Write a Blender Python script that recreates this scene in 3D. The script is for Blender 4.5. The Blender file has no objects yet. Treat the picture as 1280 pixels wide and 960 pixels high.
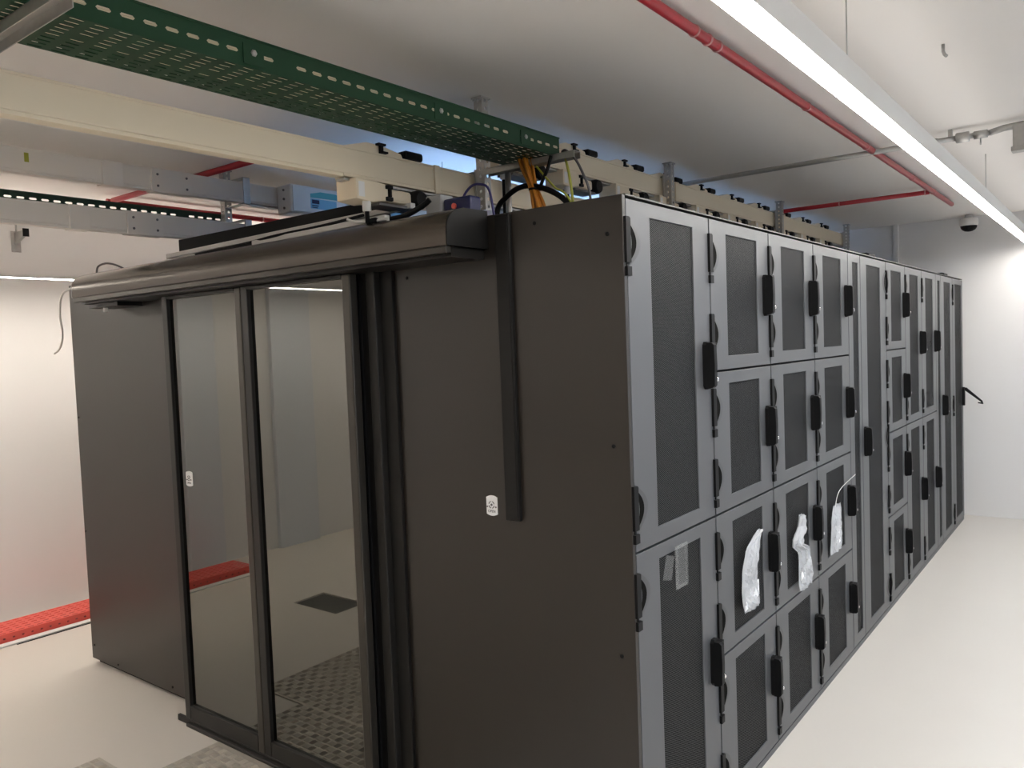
import bpy, bmesh, math, random
from mathutils import Vector, Matrix, noise
random.seed(7)
PI = math.pi
SC = bpy.context.scene
COL = SC.collection

# ------------------------------------------------------------------ camera
def rot(yaw, pitch, roll):
    return (Matrix.Rotation(yaw, 3, 'Z') @ Matrix.Rotation(pitch, 3, 'X') @ Matrix.Rotation(roll, 3, 'Y'))
cam_d = bpy.data.cameras.new('camera'); cam = bpy.data.objects.new('camera', cam_d); COL.objects.link(cam)
Rm = rot(0.6560, -0.0499, 0.0380)
M3 = Matrix((Rm.col[0], Rm.col[2], -Rm.col[1])).transposed()
cam.matrix_world = Matrix.Translation((1.1782, -2.1146, 1.7749)) @ M3.to_4x4()
cam_d.sensor_fit = 'HORIZONTAL'; cam_d.sensor_width = 36.0
cam_d.lens = 997.5 / 1280 * 36.0
cam_d.clip_start = 0.05; cam_d.clip_end = 60
SC.camera = cam

# ------------------------------------------------------------------ world, exposure
w = bpy.data.worlds.new('world'); SC.world = w; w.use_nodes = True
w.node_tree.nodes['Background'].inputs[0].default_value = (0.5, 0.55, 0.6, 1)
w.node_tree.nodes['Background'].inputs[1].default_value = 0.02
SC.view_settings.view_transform = 'Standard'; SC.view_settings.look = 'None'
SC.view_settings.gamma = 1.0; SC.view_settings.use_curve_mapping = False
SC.view_settings.exposure = 0.5
LAMP_RIGHT, LAMP_LEFT, LAMP_AISLE, FILL_FAR, FILL_ENTRY = 36.0, 43.0, 26.0, 36.0, 26.0  # FAR and ENTRY feed unseen added lamps

# ------------------------------------------------------------------ materials
def lin(c):
    c = c / 255.0
    return c / 12.92 if c <= 0.04045 else ((c + 0.055) / 1.055) ** 2.4
def rgb(r, g, b): return (lin(r), lin(g), lin(b), 1)
MATS = {}
def mat(name, col, rough=0.5, metal=0.0, spec=0.5, bump=0.0, bscale=300.0, var=0.0, vscale=3.0, coat=0.0):
    if name in MATS: return MATS[name]
    m = bpy.data.materials.new(name); m.use_nodes = True; MATS[name] = m
    nt = m.node_tree; p = nt.nodes['Principled BSDF']
    p.inputs['Base Color'].default_value = col; p.inputs['Roughness'].default_value = rough
    p.inputs['Metallic'].default_value = metal; p.inputs['Specular IOR Level'].default_value = spec
    p.inputs['Coat Weight'].default_value = coat
    tc = nt.nodes.new('ShaderNodeTexCoord')
    if var > 0:
        n = nt.nodes.new('ShaderNodeTexNoise'); n.inputs['Scale'].default_value = vscale; n.inputs['Detail'].default_value = 4
        nt.links.new(tc.outputs['Object'], n.inputs['Vector'])
        r = nt.nodes.new('ShaderNodeMapRange'); r.inputs['To Min'].default_value = 1 - var; r.inputs['To Max'].default_value = 1 + var
        nt.links.new(n.outputs['Fac'], r.inputs['Value'])
        mx = nt.nodes.new('ShaderNodeVectorMath'); mx.operation = 'SCALE'; mx.inputs[0].default_value = col[:3]
        nt.links.new(r.outputs[0], mx.inputs['Scale']); nt.links.new(mx.outputs[0], p.inputs['Base Color'])
    if bump > 0:
        n = nt.nodes.new('ShaderNodeTexNoise'); n.inputs['Scale'].default_value = bscale; n.inputs['Detail'].default_value = 2
        nt.links.new(tc.outputs['Object'], n.inputs['Vector'])
        b = nt.nodes.new('ShaderNodeBump'); b.inputs['Strength'].default_value = bump; b.inputs['Distance'].default_value = 0.002
        nt.links.new(n.outputs['Fac'], b.inputs['Height']); nt.links.new(b.outputs[0], p.inputs['Normal'])
    return m
def emit(name, col, s):
    m = bpy.data.materials.new(name); m.use_nodes = True; MATS[name] = m
    nt = m.node_tree; nt.nodes.clear()
    e = nt.nodes.new('ShaderNodeEmission'); e.inputs[0].default_value = col; e.inputs[1].default_value = s
    o = nt.nodes.new('ShaderNodeOutputMaterial'); nt.links.new(e.outputs[0], o.inputs[0]); return m

M_floor = mat('floor_epoxy', (0.66, 0.615, 0.56, 1), 0.38, spec=0.35, var=0.03, vscale=1.5, bump=0.04, bscale=60)
M_wall = mat('wall_paint', (0.80, 0.78, 0.765, 1), 0.85, spec=0.2, var=0.015, vscale=1.2, bump=0.05, bscale=120)
M_ceil = mat('ceiling_paint', (0.88, 0.835, 0.79, 1), 0.9, spec=0.15, var=0.02, vscale=1.0, bump=0.04, bscale=90)
M_door = mat('cabinet_grey_paint', (0.092, 0.094, 0.099, 1), 0.42, spec=0.5, bump=0.06, bscale=500)
M_side = mat('side_panel_dark', (0.0155, 0.0118, 0.0085, 1), 0.40, spec=0.65, bump=0.05, bscale=400)
M_rimshade = mat('hinge_rim_shade', (0.060, 0.061, 0.064, 1), 0.45)  # darker than the door paint: recess shading put into the colour
M_body = mat('cabinet_body_dark', (0.012, 0.012, 0.0125, 1), 0.6, spec=0.15)
M_post = mat('matt_black_profile', (0.007, 0.0065, 0.006, 1), 0.55, spec=0.3)
M_black = mat('black_plastic', (0.008, 0.008, 0.0085, 1), 0.5, spec=0.14)
M_frame = mat('door_profile_black', (0.016, 0.0148, 0.0135, 1), 0.38, spec=0.32)
M_alu = mat('dark_bronze_profile', (0.060, 0.055, 0.048, 1), 0.34, metal=0.6)
M_canopy = mat('operator_cover_bronze', (0.085, 0.074, 0.064, 1), 0.22, metal=0.75)
M_chrome = mat('chrome', (0.85, 0.85, 0.86, 1), 0.12, metal=1.0)
M_zinc = mat('galvanised_steel', (0.48, 0.47, 0.45, 1), 0.42, metal=0.75, var=0.15, vscale=40)
M_green = mat('green_tray_paint', (0.011, 0.050, 0.022, 1), 0.5, spec=0.25, var=0.12, vscale=6)
M_green2 = mat('dark_green_tray_paint', (0.008, 0.040, 0.022, 1), 0.5)
M_cream = mat('busbar_cream', (0.80, 0.69, 0.52, 1), 0.5, spec=0.3)
M_white = mat('white_plastic', (0.78, 0.76, 0.73, 1), 0.45)
M_pale = mat('pale_busbar', (0.86, 0.81, 0.75, 1), 0.5, spec=0.3)
M_red = mat('red_pipe_paint', (0.42, 0.018, 0.030, 1), 0.35)
M_pinkclip = mat('pale_pink_clip', (.62, .30, .30, 1), .5)
M_redtray = mat('red_tray_paint', (0.80, 0.11, 0.085, 1), 0.45)
M_dark = mat('dark_gap', (0.006, 0.0055, 0.005, 1), 0.8, spec=0.05)
M_greymat = mat('dark_grey_mat', (0.09, 0.088, 0.08, 1), 0.8)
M_orange = mat('orange_fibre', (0.55, 0.20, 0.015, 1), 0.4)
M_yellow = mat('yellow_green_wire', (0.42, 0.42, 0.05, 1), 0.45)
M_purple = mat('violet_cable', (0.045, 0.04, 0.16, 1), 0.45)
M_blue = mat('blue_plastic', (0.006, 0.010, 0.07, 1), 0.45)
M_teal = mat('teal_print', (0.10, 0.42, 0.45, 1), 0.4)
M_cyan = mat('cyan_print', (0.22, 0.50, 0.68, 1), 0.4)
M_plate = mat('tread_plate_alu', (0.50, 0.46, 0.40, 1), 0.38, metal=0.4, var=0.06, vscale=8)
M_grey = mat('grey_print', (0.16, 0.15, 0.15, 1), 0.6)
M_ltgrey = mat('light_grey_plastic', (0.42, 0.42, 0.42, 1), 0.5)
M_coolband = mat('cool_light_band', (0.70, 0.72, 0.76, 1), 0.7)  # cold light on the wall put into a bluish colour

def perf_mat():
    """steel sheet punched with a hexagonal field of small round holes"""
    m = bpy.data.materials.new('perforated_steel'); m.use_nodes = True
    nt = m.node_tree; p = nt.nodes['Principled BSDF']; L = nt.links
    p.inputs['Roughness'].default_value = 0.5
    tc = nt.nodes.new('ShaderNodeTexCoord'); sep = nt.nodes.new('ShaderNodeSeparateXYZ'); L.new(tc.outputs['Object'], sep.inputs[0])
    def math_(op, a, b=None):
        n = nt.nodes.new('ShaderNodeMath'); n.operation = op
        for i, v in enumerate((a, b)):
            if v is None: continue
            if isinstance(v, (int, float)): n.inputs[i].default_value = v
            else: L.new(v, n.inputs[i])
        return n.outputs[0]
    P = 0.0064; Q = P * 0.866
    def lattice(oy, oz):
        a = math_('SUBTRACT', math_('MODULO', math_('ADD', sep.outputs['Z'], 10 + oz), P), P / 2)
        b = math_('SUBTRACT', math_('MODULO', math_('ADD', sep.outputs['Y'], 10 + oy), 2 * Q), Q)
        return math_('ADD', math_('MULTIPLY', a, a), math_('MULTIPLY', b, b))
    d = math_('SQRT', math_('MINIMUM', lattice(0, 0), lattice(Q, P / 2)))
    rr = nt.nodes.new('ShaderNodeMapRange'); L.new(d, rr.inputs['Value'])
    rr.inputs['From Min'].default_value = P*.40; rr.inputs['From Max'].default_value = P*.50
    rr.inputs['To Min'].default_value = 1; rr.inputs['To Max'].default_value = 0
    hole = rr.outputs[0]
    mx = nt.nodes.new('ShaderNodeMix'); mx.data_type = 'RGBA'; L.new(hole, mx.inputs['Factor'])
    mx.inputs[6].default_value = (0.075, 0.076, 0.079, 1); mx.inputs[7].default_value = (0.006, 0.006, 0.006, 1)
    L.new(mx.outputs[2], p.inputs['Base Color'])
    L.new(math_('MULTIPLY', math_('SUBTRACT', 1.0, hole), 0.5), p.inputs['Specular IOR Level'])
    return m
M_perf = perf_mat()

def glass_mat():
    m = bpy.data.materials.new('mirrored_door_glass'); m.use_nodes = True
    nt = m.node_tree; nt.nodes.clear(); L = nt.links
    g = nt.nodes.new('ShaderNodeBsdfGlossy'); g.inputs['Roughness'].default_value = 0.015; g.inputs['Color'].default_value = (0.95, 0.95, 0.89, 1)
    t = nt.nodes.new('ShaderNodeBsdfTransparent'); t.inputs['Color'].default_value = (0.05, 0.05, 0.05, 1)
    mx = nt.nodes.new('ShaderNodeMixShader'); mx.inputs[0].default_value = 0.20
    o = nt.nodes.new('ShaderNodeOutputMaterial')
    L.new(t.outputs[0], mx.inputs[1]); L.new(g.outputs[0], mx.inputs[2]); L.new(mx.outputs[0], o.inputs[0]); return m
M_glass = glass_mat()
def film_mat(name, op, col):
    m = bpy.data.materials.new(name); m.use_nodes = True
    nt = m.node_tree; nt.nodes.clear(); L = nt.links
    p = nt.nodes.new('ShaderNodeBsdfPrincipled'); p.inputs['Base Color'].default_value = col; p.inputs['Roughness'].default_value = 0.16
    t = nt.nodes.new('ShaderNodeBsdfTransparent')
    mx = nt.nodes.new('ShaderNodeMixShader'); mx.inputs[0].default_value = op
    o = nt.nodes.new('ShaderNodeOutputMaterial')
    L.new(t.outputs[0], mx.inputs[1]); L.new(p.outputs[0], mx.inputs[2]); L.new(mx.outputs[0], o.inputs[0]); return m
M_film = film_mat('clear_plastic_film', 0.50, (0.80, 0.81, 0.83, 1))
M_clear = film_mat('clear_pocket_film', 0.06, (0.80, 0.81, 0.80, 1))
M_paper = mat('white_paper', (0.86, 0.86, 0.86, 1), 0.6)

# ------------------------------------------------------------------ mesh helpers
def box(bm, x0, x1, y0, y1, z0, z1, mi=0):
    v = [bm.verts.new(c) for c in ((x0,y0,z0),(x1,y0,z0),(x1,y1,z0),(x0,y1,z0),(x0,y0,z1),(x1,y0,z1),(x1,y1,z1),(x0,y1,z1))]
    for q in ((3,2,1,0),(4,5,6,7),(0,1,5,4),(1,2,6,5),(2,3,7,6),(3,0,4,7)):
        f = bm.faces.new([v[i] for i in q]); f.material_index = mi
def prism(bm, prof, axis, a0, a1, mi=0):
    """extrude a closed 2-D outline along an axis; outline is (y,z) for x, (x,z) for y, (x,y) for z"""
    def P(a, b, t):
        return (t, a, b) if axis == 'x' else (a, t, b) if axis == 'y' else (a, b, t)
    A = [bm.verts.new(P(a, b, a0)) for a, b in prof]; B = [bm.verts.new(P(a, b, a1)) for a, b in prof]
    n = len(prof)
    for i in range(n):
        j = (i + 1) % n
        f = bm.faces.new((A[i], A[j], B[j], B[i])); f.material_index = mi
    f = bm.faces.new(A[::-1]); f.material_index = mi
    f = bm.faces.new(B); f.material_index = mi
def smooth_path(pts, sub=6):
    pts = [Vector(p) for p in pts]
    if len(pts) < 3: return pts
    out = []
    for i in range(len(pts) - 1):
        p0 = pts[max(i-1, 0)]; p1 = pts[i]; p2 = pts[i+1]; p3 = pts[min(i+2, len(pts)-1)]
        for k in range(sub):
            t = k / sub
            out.append(0.5 * ((2*p1) + (-p0+p2)*t + (2*p0-5*p1+4*p2-p3)*t*t + (-p0+3*p1-3*p2+p3)*t**3))
    out.append(pts[-1]); return out
def tube(bm, pts, r, n=8, mi=0, smooth=False):
    P = smooth_path(pts) if smooth else [Vector(p) for p in pts]
    rings = []; up = None
    for i, p in enumerate(P):
        d = (P[min(i+1, len(P)-1)] - P[max(i-1, 0)]).normalized()
        if up is None:
            up = Vector((0,0,1)) if abs(d.z) < 0.9 else Vector((1,0,0))
        s = d.cross(up).normalized(); up = s.cross(d).normalized()
        rings.append([bm.verts.new(p + r * (math.cos(2*PI*k/n) * s + math.sin(2*PI*k/n) * up)) for k in range(n)])
    for a, b in zip(rings, rings[1:]):
        for k in range(n):
            f = bm.faces.new((a[k], a[(k+1) % n], b[(k+1) % n], b[k])); f.material_index = mi; f.smooth = True
    f = bm.faces.new(rings[0][::-1]); f.material_index = mi
    f = bm.faces.new(rings[-1]); f.material_index = mi
def slotted(bm, O, U, V, nu, nv, cu, cv, hu, hv, ch=0.3, holes=None, mi=0):
    """sheet of nu x nv cells (cell cu x cv, slot hu x hv with rounded corners) spanned by unit vectors U, V from O"""
    O, U, V = Vector(O), Vector(U), Vector(V)
    cache = {}
    def gv(i, j):
        if (i, j) not in cache: cache[(i, j)] = bm.verts.new(O + U*(i*cu) + V*(j*cv))
        return cache[(i, j)]
    c = min(hu, hv) * ch
    for i in range(nu):
        for j in range(nv):
            A, B, C_, D = gv(i, j), gv(i+1, j), gv(i+1, j+1), gv(i, j+1)
            if holes is not None and not holes(i, j):
                bm.faces.new((A, B, C_, D)).material_index = mi; continue
            ctr = O + U*((i+.5)*cu) + V*((j+.5)*cv); a, b = hu/2, hv/2
            H = [bm.verts.new(ctr + U*x + V*y) for x, y in ((-a+c,-b),(a-c,-b),(a,-b+c),(a,b-c),(a-c,b),(-a+c,b),(-a,b-c),(-a,-b+c))]
            for q in ((A,B,H[1],H[0]),(B,C_,H[3],H[2]),(C_,D,H[5],H[4]),(D,A,H[7],H[6]),(B,H[2],H[1]),(C_,H[4],H[3]),(D,H[6],H[5]),(A,H[0],H[7])):
                bm.faces.new(q).material_index = mi
def lathe(bm, prof, centre, axis='z', n=20, mi=0, a0=0, a1=2*PI):
    """prof: (radius, height) pairs revolved about an axis through centre"""
    c = Vector(centre); rings = []
    for r, h in prof:
        ring = []
        for k in range(n):
            a = 2*PI*k/n; u, v = r*math.cos(a), r*math.sin(a)
            q = (u, v, h) if axis == 'z' else (h, u, v) if axis == 'x' else (u, h, v)
            ring.append(bm.verts.new(c + Vector(q)))
        rings.append(ring)
    for a, b in zip(rings, rings[1:]):
        for k in range(n):
            f = bm.faces.new((a[k], a[(k+1) % n], b[(k+1) % n], b[k])); f.material_index = mi; f.smooth = True
    bm.faces.new(rings[0][::-1]).material_index = mi; bm.faces.new(rings[-1]).material_index = mi

ORG = {}
def link(o, parent=None):
    COL.objects.link(o)
    if parent is not None: o.parent = parent
    return o
def tag(o, label=None, cat=None, group=None, kind=None):
    for k, v in (('label', label), ('category', cat), ('group', group), ('kind', kind)):
        if v: o[k] = v
    return o
def finish(bm, name, mats, origin=(0,0,0), bevel=0.0, solid=0.0, normals=True):
    if normals: bmesh.ops.recalc_face_normals(bm, faces=bm.faces)
    bmesh.ops.translate(bm, verts=bm.verts, vec=-Vector(origin))
    me = bpy.data.meshes.new(name); bm.to_mesh(me); bm.free()
    for m in (mats if isinstance(mats, (list, tuple)) else [mats]): me.materials.append(m)
    return me
def obj(name, bm, mats, parent=None, bevel=0.0, solid=0.0, at=None, normals=True):
    """world-space bmesh -> object; its own origin is its parent's (or `at` for a top-level thing)"""
    org = Vector(ORG[parent.name]) if parent is not None else Vector(at or (0,0,0))
    me = finish(bm, name, mats, org, normals=normals)
    o = bpy.data.objects.new(name, me); link(o, parent)
    if parent is None: o.location = org
    ORG[o.name] = tuple(org)
    mods(o, bevel, solid); return o
def mods(o, bevel=0.0, solid=0.0):
    if solid:
        s = o.modifiers.new('thickness', 'SOLIDIFY'); s.thickness = solid; s.offset = 0
    if bevel:
        b = o.modifiers.new('edges', 'BEVEL'); b.width = bevel; b.segments = 2; b.limit_method = 'ANGLE'; b.angle_limit = 0.6
def thing(name, loc, label, cat, group=None):
    o = bpy.data.objects.new(name, None); link(o); o.location = loc; ORG[o.name] = tuple(loc); o.empty_display_size = 0.1
    return tag(o, label, cat, group)
def part(name, parent, mats, *boxes, bevel=0.0):
    bm = bmesh.new()
    for b in boxes: box(bm, *b)
    return obj(name, bm, mats, parent, bevel)
def copy_tree(o, parent=None):
    c = o.copy(); COL.objects.link(c)
    if parent is not None: c.parent = parent
    ORG[c.name] = ORG.get(o.name, (0,0,0))
    for ch in list(o.children): copy_tree(ch, c)
    return c
NB = lambda: bmesh.new()

# ================================================================== setting
X0, X1, Y0, Y1, ZC = -4.95, 3.0, -9.0, 6.40, 2.79
H = 2.21
def struct(name, m, *boxes, bevel=0):
    o = part(name, None, m, *boxes, bevel=bevel); o['kind'] = 'structure'; return o
HX0, HX1, HY0, HY1 = -3.51, -3.05, -1.80, -1.53           # opening in the raised floor
struct('floor', M_floor, (X0, HX0, Y0, Y1, -0.12, 0), (HX1, X1, Y0, Y1, -0.12, 0), (HX0, HX1, Y0, HY0, -0.12, 0), (HX0, HX1, HY1, Y1, -0.12, 0))
struct('trim_5', M_greymat, (HX0, HX1, HY0, HY1, -0.03, -0.012))
struct('ceiling', M_ceil, (X0-.15, X1+.15, Y0-.15, Y1+.15, ZC, ZC+.15))
struct('wall_left', M_wall, (X0-.15, X0, Y0-.15, Y1+.15, -.12, ZC))
struct('wall_right', M_wall, (X1, X1+.15, Y0-.15, Y1+.15, -.12, ZC))
struct('wall_back', M_wall, (X0, X1, Y1, Y1+.15, -.12, ZC))
struct('wall_front', M_wall, (X0, X1, Y0-.15, Y0, -.12, ZC))
struct('trim_1', M_wall, (-0.61, -0.565, Y1-.035, Y1, 0, ZC), bevel=.003)
struct('trim_2', M_white, (-4.435, -4.375, -1.9, Y1, 0, 0.012), bevel=.003)
struct('trim_3', M_dark, (-4.374, -4.362, -0.13, Y1, 0.0, 0.003))
struct('trim_4', M_coolband, (X0, X0+.05, -1.90, -1.58, 0, ZC), bevel=.004)  # added raised band standing in for a cold-lit strip of wall
struct('trim_6', M_coolband, (X0, X0+.05, -2.90, -2.46, 0, ZC), bevel=.004)  # second added band, likewise for cold light on the wall

# ================================================================== cabinets of the right-hand row
FX = 0.0            # plane of the door faces
DT = 0.026          # door thickness
MESH = {}
def door_frame_mesh(w, h, py0, py1, pz0, pz1):
    bm = NB()
    # four borders with a raised lip round the perforated field
    ys = (0, py0, py1, w); zs = (0, pz0, pz1, h)
    front = [[bm.verts.new((0, y, z)) for z in zs] for y in ys]
    back = [[bm.verts.new((-DT, y, z)) for z in zs] for y in ys]
    for i in range(3):
        for j in range(3):
            if (i, j) == (1, 1): continue
            bm.faces.new((front[i][j], front[i+1][j], front[i+1][j+1], front[i][j+1]))
            bm.faces.new((back[i][j], back[i][j+1], back[i+1][j+1], back[i+1][j]))
    def wall(a, b, c, d): bm.faces.new((a, b, c, d))
    for i in range(3):
        wall(front[i][0], back[i][0], back[i+1][0], front[i+1][0]); wall(front[i][3], front[i+1][3], back[i+1][3], back[i][3])
        wall(front[0][i], front[0][i+1], back[0][i+1], back[0][i]); wall(front[3][i], back[3][i], back[3][i+1], front[3][i+1])
    a, b, c, d = front[1][1], front[2][1], front[2][2], front[1][2]
    e, f, g, k = back[1][1], back[2][1], back[2][2], back[1][2]
    wall(a, e, f, b); wall(b, f, g, c); wall(c, g, k, d); wall(d, k, e, a)
    return finish(bm, 'door', M_door)
def handle_mesh():
    bm = NB()
    hz = 0.084
    prof = [(-.022, -hz+.012), (-.012, -hz), (.012, -hz), (.022, -hz+.012), (.022, hz-.012), (.012, hz), (-.012, hz), (-.022, hz-.012)]
    prism(bm, prof, 'x', 0.0, 0.014)                               # base dish
    lev = [(0.014, -hz+.003), (0.036, -hz+.006), (0.044, -hz+.014), (0.046, 0), (0.044, hz-.012), (0.036, hz-.004), (0.014, hz-.003)]
    prism(bm, lev, 'y', -.024, .000)                              # lever that swings out
    box(bm, .014, .036, .002, .020, -hz+.045, hz-.004)              # hinge rail of the lever
    me = finish(bm, 'swing_handle', [M_black, M_chrome])
    bm = NB(); bm.from_mesh(me)
    lathe(bm, [(0.0085, 0.012), (0.0085, 0.041), (0.006, 0.044)], (0, .009, -hz+.034), 'x', 14, 1)
    lathe(bm, [(0.004, 0.012), (0.004, 0.030)], (0, .012, hz-.014), 'x', 10, 1)
    bm.to_mesh(me); bm.free(); return me
def handle_open_mesh():
    bm = NB(); hz = 0.084
    prof = [(-.022, -hz+.012), (-.012, -hz), (.012, -hz), (.022, -hz+.012), (.022, hz-.012), (.012, hz), (-.012, hz), (-.022, hz-.012)]
    prism(bm, prof, 'x', 0.0, 0.022)
    lev = [(0.020, hz-.006), (0.034, hz-.004), (0.160, -.040), (0.166, -.066), (0.150, -.050), (0.022, hz-.030)]
    prism(bm, lev, 'y', -.012, .012)
    prism(bm, [(0.125, -.052), (0.166, -.056), (0.166, -.070), (0.125, -.062)], 'y', -.012, .012)
    me = finish(bm, 'swing_handle', [M_black, M_chrome]); return me
def hinge_mesh(flip=False):
    """black hinge barrel on the edge of a door, small stop below, lens-shaped recess cover beside it"""
    s = -1 if flip else 1
    bm = NB()
    prism(bm, [(-.014, -.066), (.013, -.066), (.013, .066), (.006, .070), (-.014, .070)] if not flip else [(.014, -.066), (-.013, -.066), (-.013, .066), (-.006, .070), (.014, .070)], 'x', -.004, .009)
    box(bm, -.004, .010, -.013, .013, -.106, -.078)
    box(bm, -.004, .003, -.004, .004, -.080, -.064)
    # lens-shaped dish beside the barrel: bevelled rim with its shading painted in, black crescent slot
    n = 16
    def arc(off, wd, hgt):
        return [(s*(off + wd*(1 - t*t)), -.004 + hgt*t) for t in (-1 + 2*i/n for i in range(n+1))]
    A = arc(.012, .074, .074); Bq = arc(.012, .044, .058); Cq = arc(.012, .015, .050)
    for i in range(n):
        for (p, q, xa, xb, mi) in ((A, Bq, .0006, .0035, 2), (Bq, Cq, .0035, .0030, 3), (Cq, None, .0030, .0012, 1)):
            if q is None: q = [(s*.010, z) for _, z in p]
            f = bm.faces.new([bm.verts.new(c) for c in ((xa, *p[i]), (xa, *p[i+1]), (xb, *q[i+1]), (xb, *q[i]))]); f.material_index = mi; f.smooth = mi == 2
    bmesh.ops.remove_doubles(bm, verts=bm.verts, dist=.0004)
    return finish(bm, 'hinge', [M_black, M_door, M_rimshade, M_dark], normals=True)
MESH['handle'] = handle_mesh(); MESH['handle_open'] = handle_open_mesh()
MESH['hinge'] = hinge_mesh(); MESH['hinge_flip'] = hinge_mesh(True)
def inst(name, me, parent, loc, bevel=0):
    o = bpy.data.objects.new(name, me); link(o, parent); o.location = loc
    ORG[o.name] = tuple(Vector(ORG[parent.name]) + Vector(loc)); mods(o, bevel); return o
SPLIT4 = (0.03, 0.592, 1.123, 1.647, 2.20)
SPLIT2 = (0.03, 1.123, 2.20)
SPLIT1 = (0.03, 2.20)
def cabinet(y0, y1, zs, label, name='rack_cabinet', cat='rack cabinet', side='L', opened=False, hinges=True, handle=True, perf=None, group='rack cabinets along the right-hand face'):
    w = y1 - y0
    root = thing(name, (-0.6, (y0+y1)/2, 0), label, cat, group)
    part('body', root, M_body, (-1.2, -DT-.002, y0+.001, y1-.001, 0.02, H-.006), (-1.19, -.05, y0+.004, y1-.004, 0.0, 0.02))
    part('roof_edge', root, M_side, (-1.2, -.001, y0+.0005, y1-.0005, H-.006, H), bevel=.001)
    part('plinth', root, M_door, (-.04, -.003, y0+.001, y1-.001, 0.0, 0.026))
    g = 0.004
    for k in range(len(zs) - 1):
        dw, dh = w - 2*g, zs[k+1] - zs[k] - 2*g
        if perf: py0, py1 = perf
        else: py0, py1 = (dw*.25, dw*.775)
        pz0, pz1 = 0.050, dh - 0.045
        if k == 0: pz0 = 0.055
        key = (round(dw, 3), round(dh, 3), round(py0, 3), round(py1, 3))
        if key not in MESH:
            MESH[key] = door_frame_mesh(dw, dh, py0, py1, pz0, pz1)
            bm = NB(); box(bm, -.010, -.005, py0-.004, py1+.004, pz0-.004, pz1+.004); MESH[key + ('p',)] = finish(bm, 'perforated_panel', M_perf)
        d = inst('door', MESH[key], root, (0.6, y0 + g - (y0+y1)/2, zs[k] + g), bevel=.0018)
        inst('perforated_panel', MESH[key + ('p',)], d, (0, 0, 0))
        hy, ky = (-g, dw - .055) if side == 'L' else (dw + g, .045)
        hz = [dh - .125, .135] if dh < 1.5 else [dh - .125, dh/2, .135]
        if hinges:
            for z in hz:
                inst('hinge', MESH['hinge' if side == 'L' else 'hinge_flip'], d, (0, hy, z))
        if handle:
            inst('swing_handle', MESH['handle_open' if opened else 'handle'], d, (0, ky, dh/2 + (0.012 if k else 0.03)), bevel=.002)
    return root
B = (0, .6, 1.2, 1.8, 2.4, 2.65, 3.25, 3.80, 4.35, 4.90, 5.12, 5.66, 6.20)
c1 = cabinet(B[0], B[1], SPLIT2, 'dark grey cabinet at the near corner with two tall perforated doors and clear pocket')
part('side_panel', c1, M_side, (-1.2, 0.0, -.018, 0.0, 0.022, H-.004), bevel=.002)
for x, z in ((-.053, 2.094), (-.054, 1.453), (-.049, .803), (-.32, 2.158), (-.054, .12), (-.62, .05), (-.90, 2.03)):
    bm = NB(); lathe(bm, [(.0065, 0), (.0065, -.003), (.004, -.0045)], (x, -.018, z), 'y', 12); obj('screw', bm, M_black, c1)
cabinet(B[1], B[2], SPLIT4, 'four-door grey cabinet right beside the two-door corner cabinet, wide bag on its third door')
cabinet(B[2], B[3], SPLIT4, 'four-door grey cabinet in the middle of the three, twisted plastic bag on it')
cabinet(B[3], B[4], SPLIT4, 'four-door grey cabinet next to the narrow panel, bag on a string by its edge')
cabinet(B[4], B[5], SPLIT1, 'narrow full-height perforated panel unit just past the four-door cabinets', 'cooling_unit', 'cooling unit', hinges=False, handle=False, perf=(.085, .195), group='narrow panel units in the row')
cabinet(B[5], B[6], SPLIT1, 'full-height single-door grey cabinet mid-row with handle on its left', side='R', perf=(.13, .45))
cabinet(B[6], B[7], SPLIT4, 'far four-door grey cabinet with small doors, past the full-height mid-row door')
cabinet(B[7], B[8], SPLIT2, 'far two-door grey cabinet, nearer of the two-door pair towards the back wall')
cabinet(B[8], B[9], SPLIT2, 'far two-door grey cabinet, farther of the pair, beside the thin far panel')
cabinet(B[9], B[10], SPLIT1, 'thin full-height panel unit near the far end of the row', 'cooling_unit', 'cooling unit', hinges=False, handle=False, perf=(.07, .17), group='narrow panel units in the row')
cabinet(B[10], B[11], SPLIT1, 'last but one full-height grey cabinet before the back wall', side='R', perf=(.13, .42))
cabinet(B[11], B[12], SPLIT1, 'end cabinet by the back wall with its swing handle standing open', opened=True, perf=(.12, .46))

# ---- left-hand row: only the end panel of the first one shows
LX0, LX1 = -3.635, -2.41
def left_cab(y0, y1, label, first=False):
    root = thing('rack_cabinet', ((LX0+LX1)/2, (y0+y1)/2, 0), label, 'rack cabinet', None if first else 'left-row cabinets behind the first')
    part('body', root, M_body, (LX0+.004, LX1-.004, y0+.02, y1-.001, .02, H-.004))
    part('plinth', root, M_body, (LX0+.02, LX1-.02, y0+.03, y1-.01, 0, .02))
    if first:
        part('side_panel', root, M_side, (LX0, LX1, 0.0, .019, .030, H-.004), bevel=.002)
        for x, z in ((-3.618, .782), (-3.60, .112), (-3.326, .053), (-2.751, .06), (-3.612, 1.447)):
            bm = NB(); lathe(bm, [(.0065, 0), (.0065, -.003), (.004, -.0045)], (x, 0, z), 'y', 12); obj('screw', bm, M_black, root)
    return root
left_cab(0.0, .62, 'cabinet at the left front with a plain dark end panel beside the glass doors', True)
p2 = left_cab(.62, 1.22, 'plain cabinet of the left row, out of sight behind the first one')
for k in range(1, 9):
    c = copy_tree(p2); c.location.y += .6*k; c.name = 'rack_cabinet'

# ---- far end wall of the enclosed aisle
t = thing('aisle_end_panel', (-1.8, 6.15, 0), 'dark panel closing the far end of the enclosed aisle', 'panel')
part('panel', t, M_side, (-2.40, -1.21, 6.13, 6.16, .0, 2.2), bevel=.002)

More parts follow.
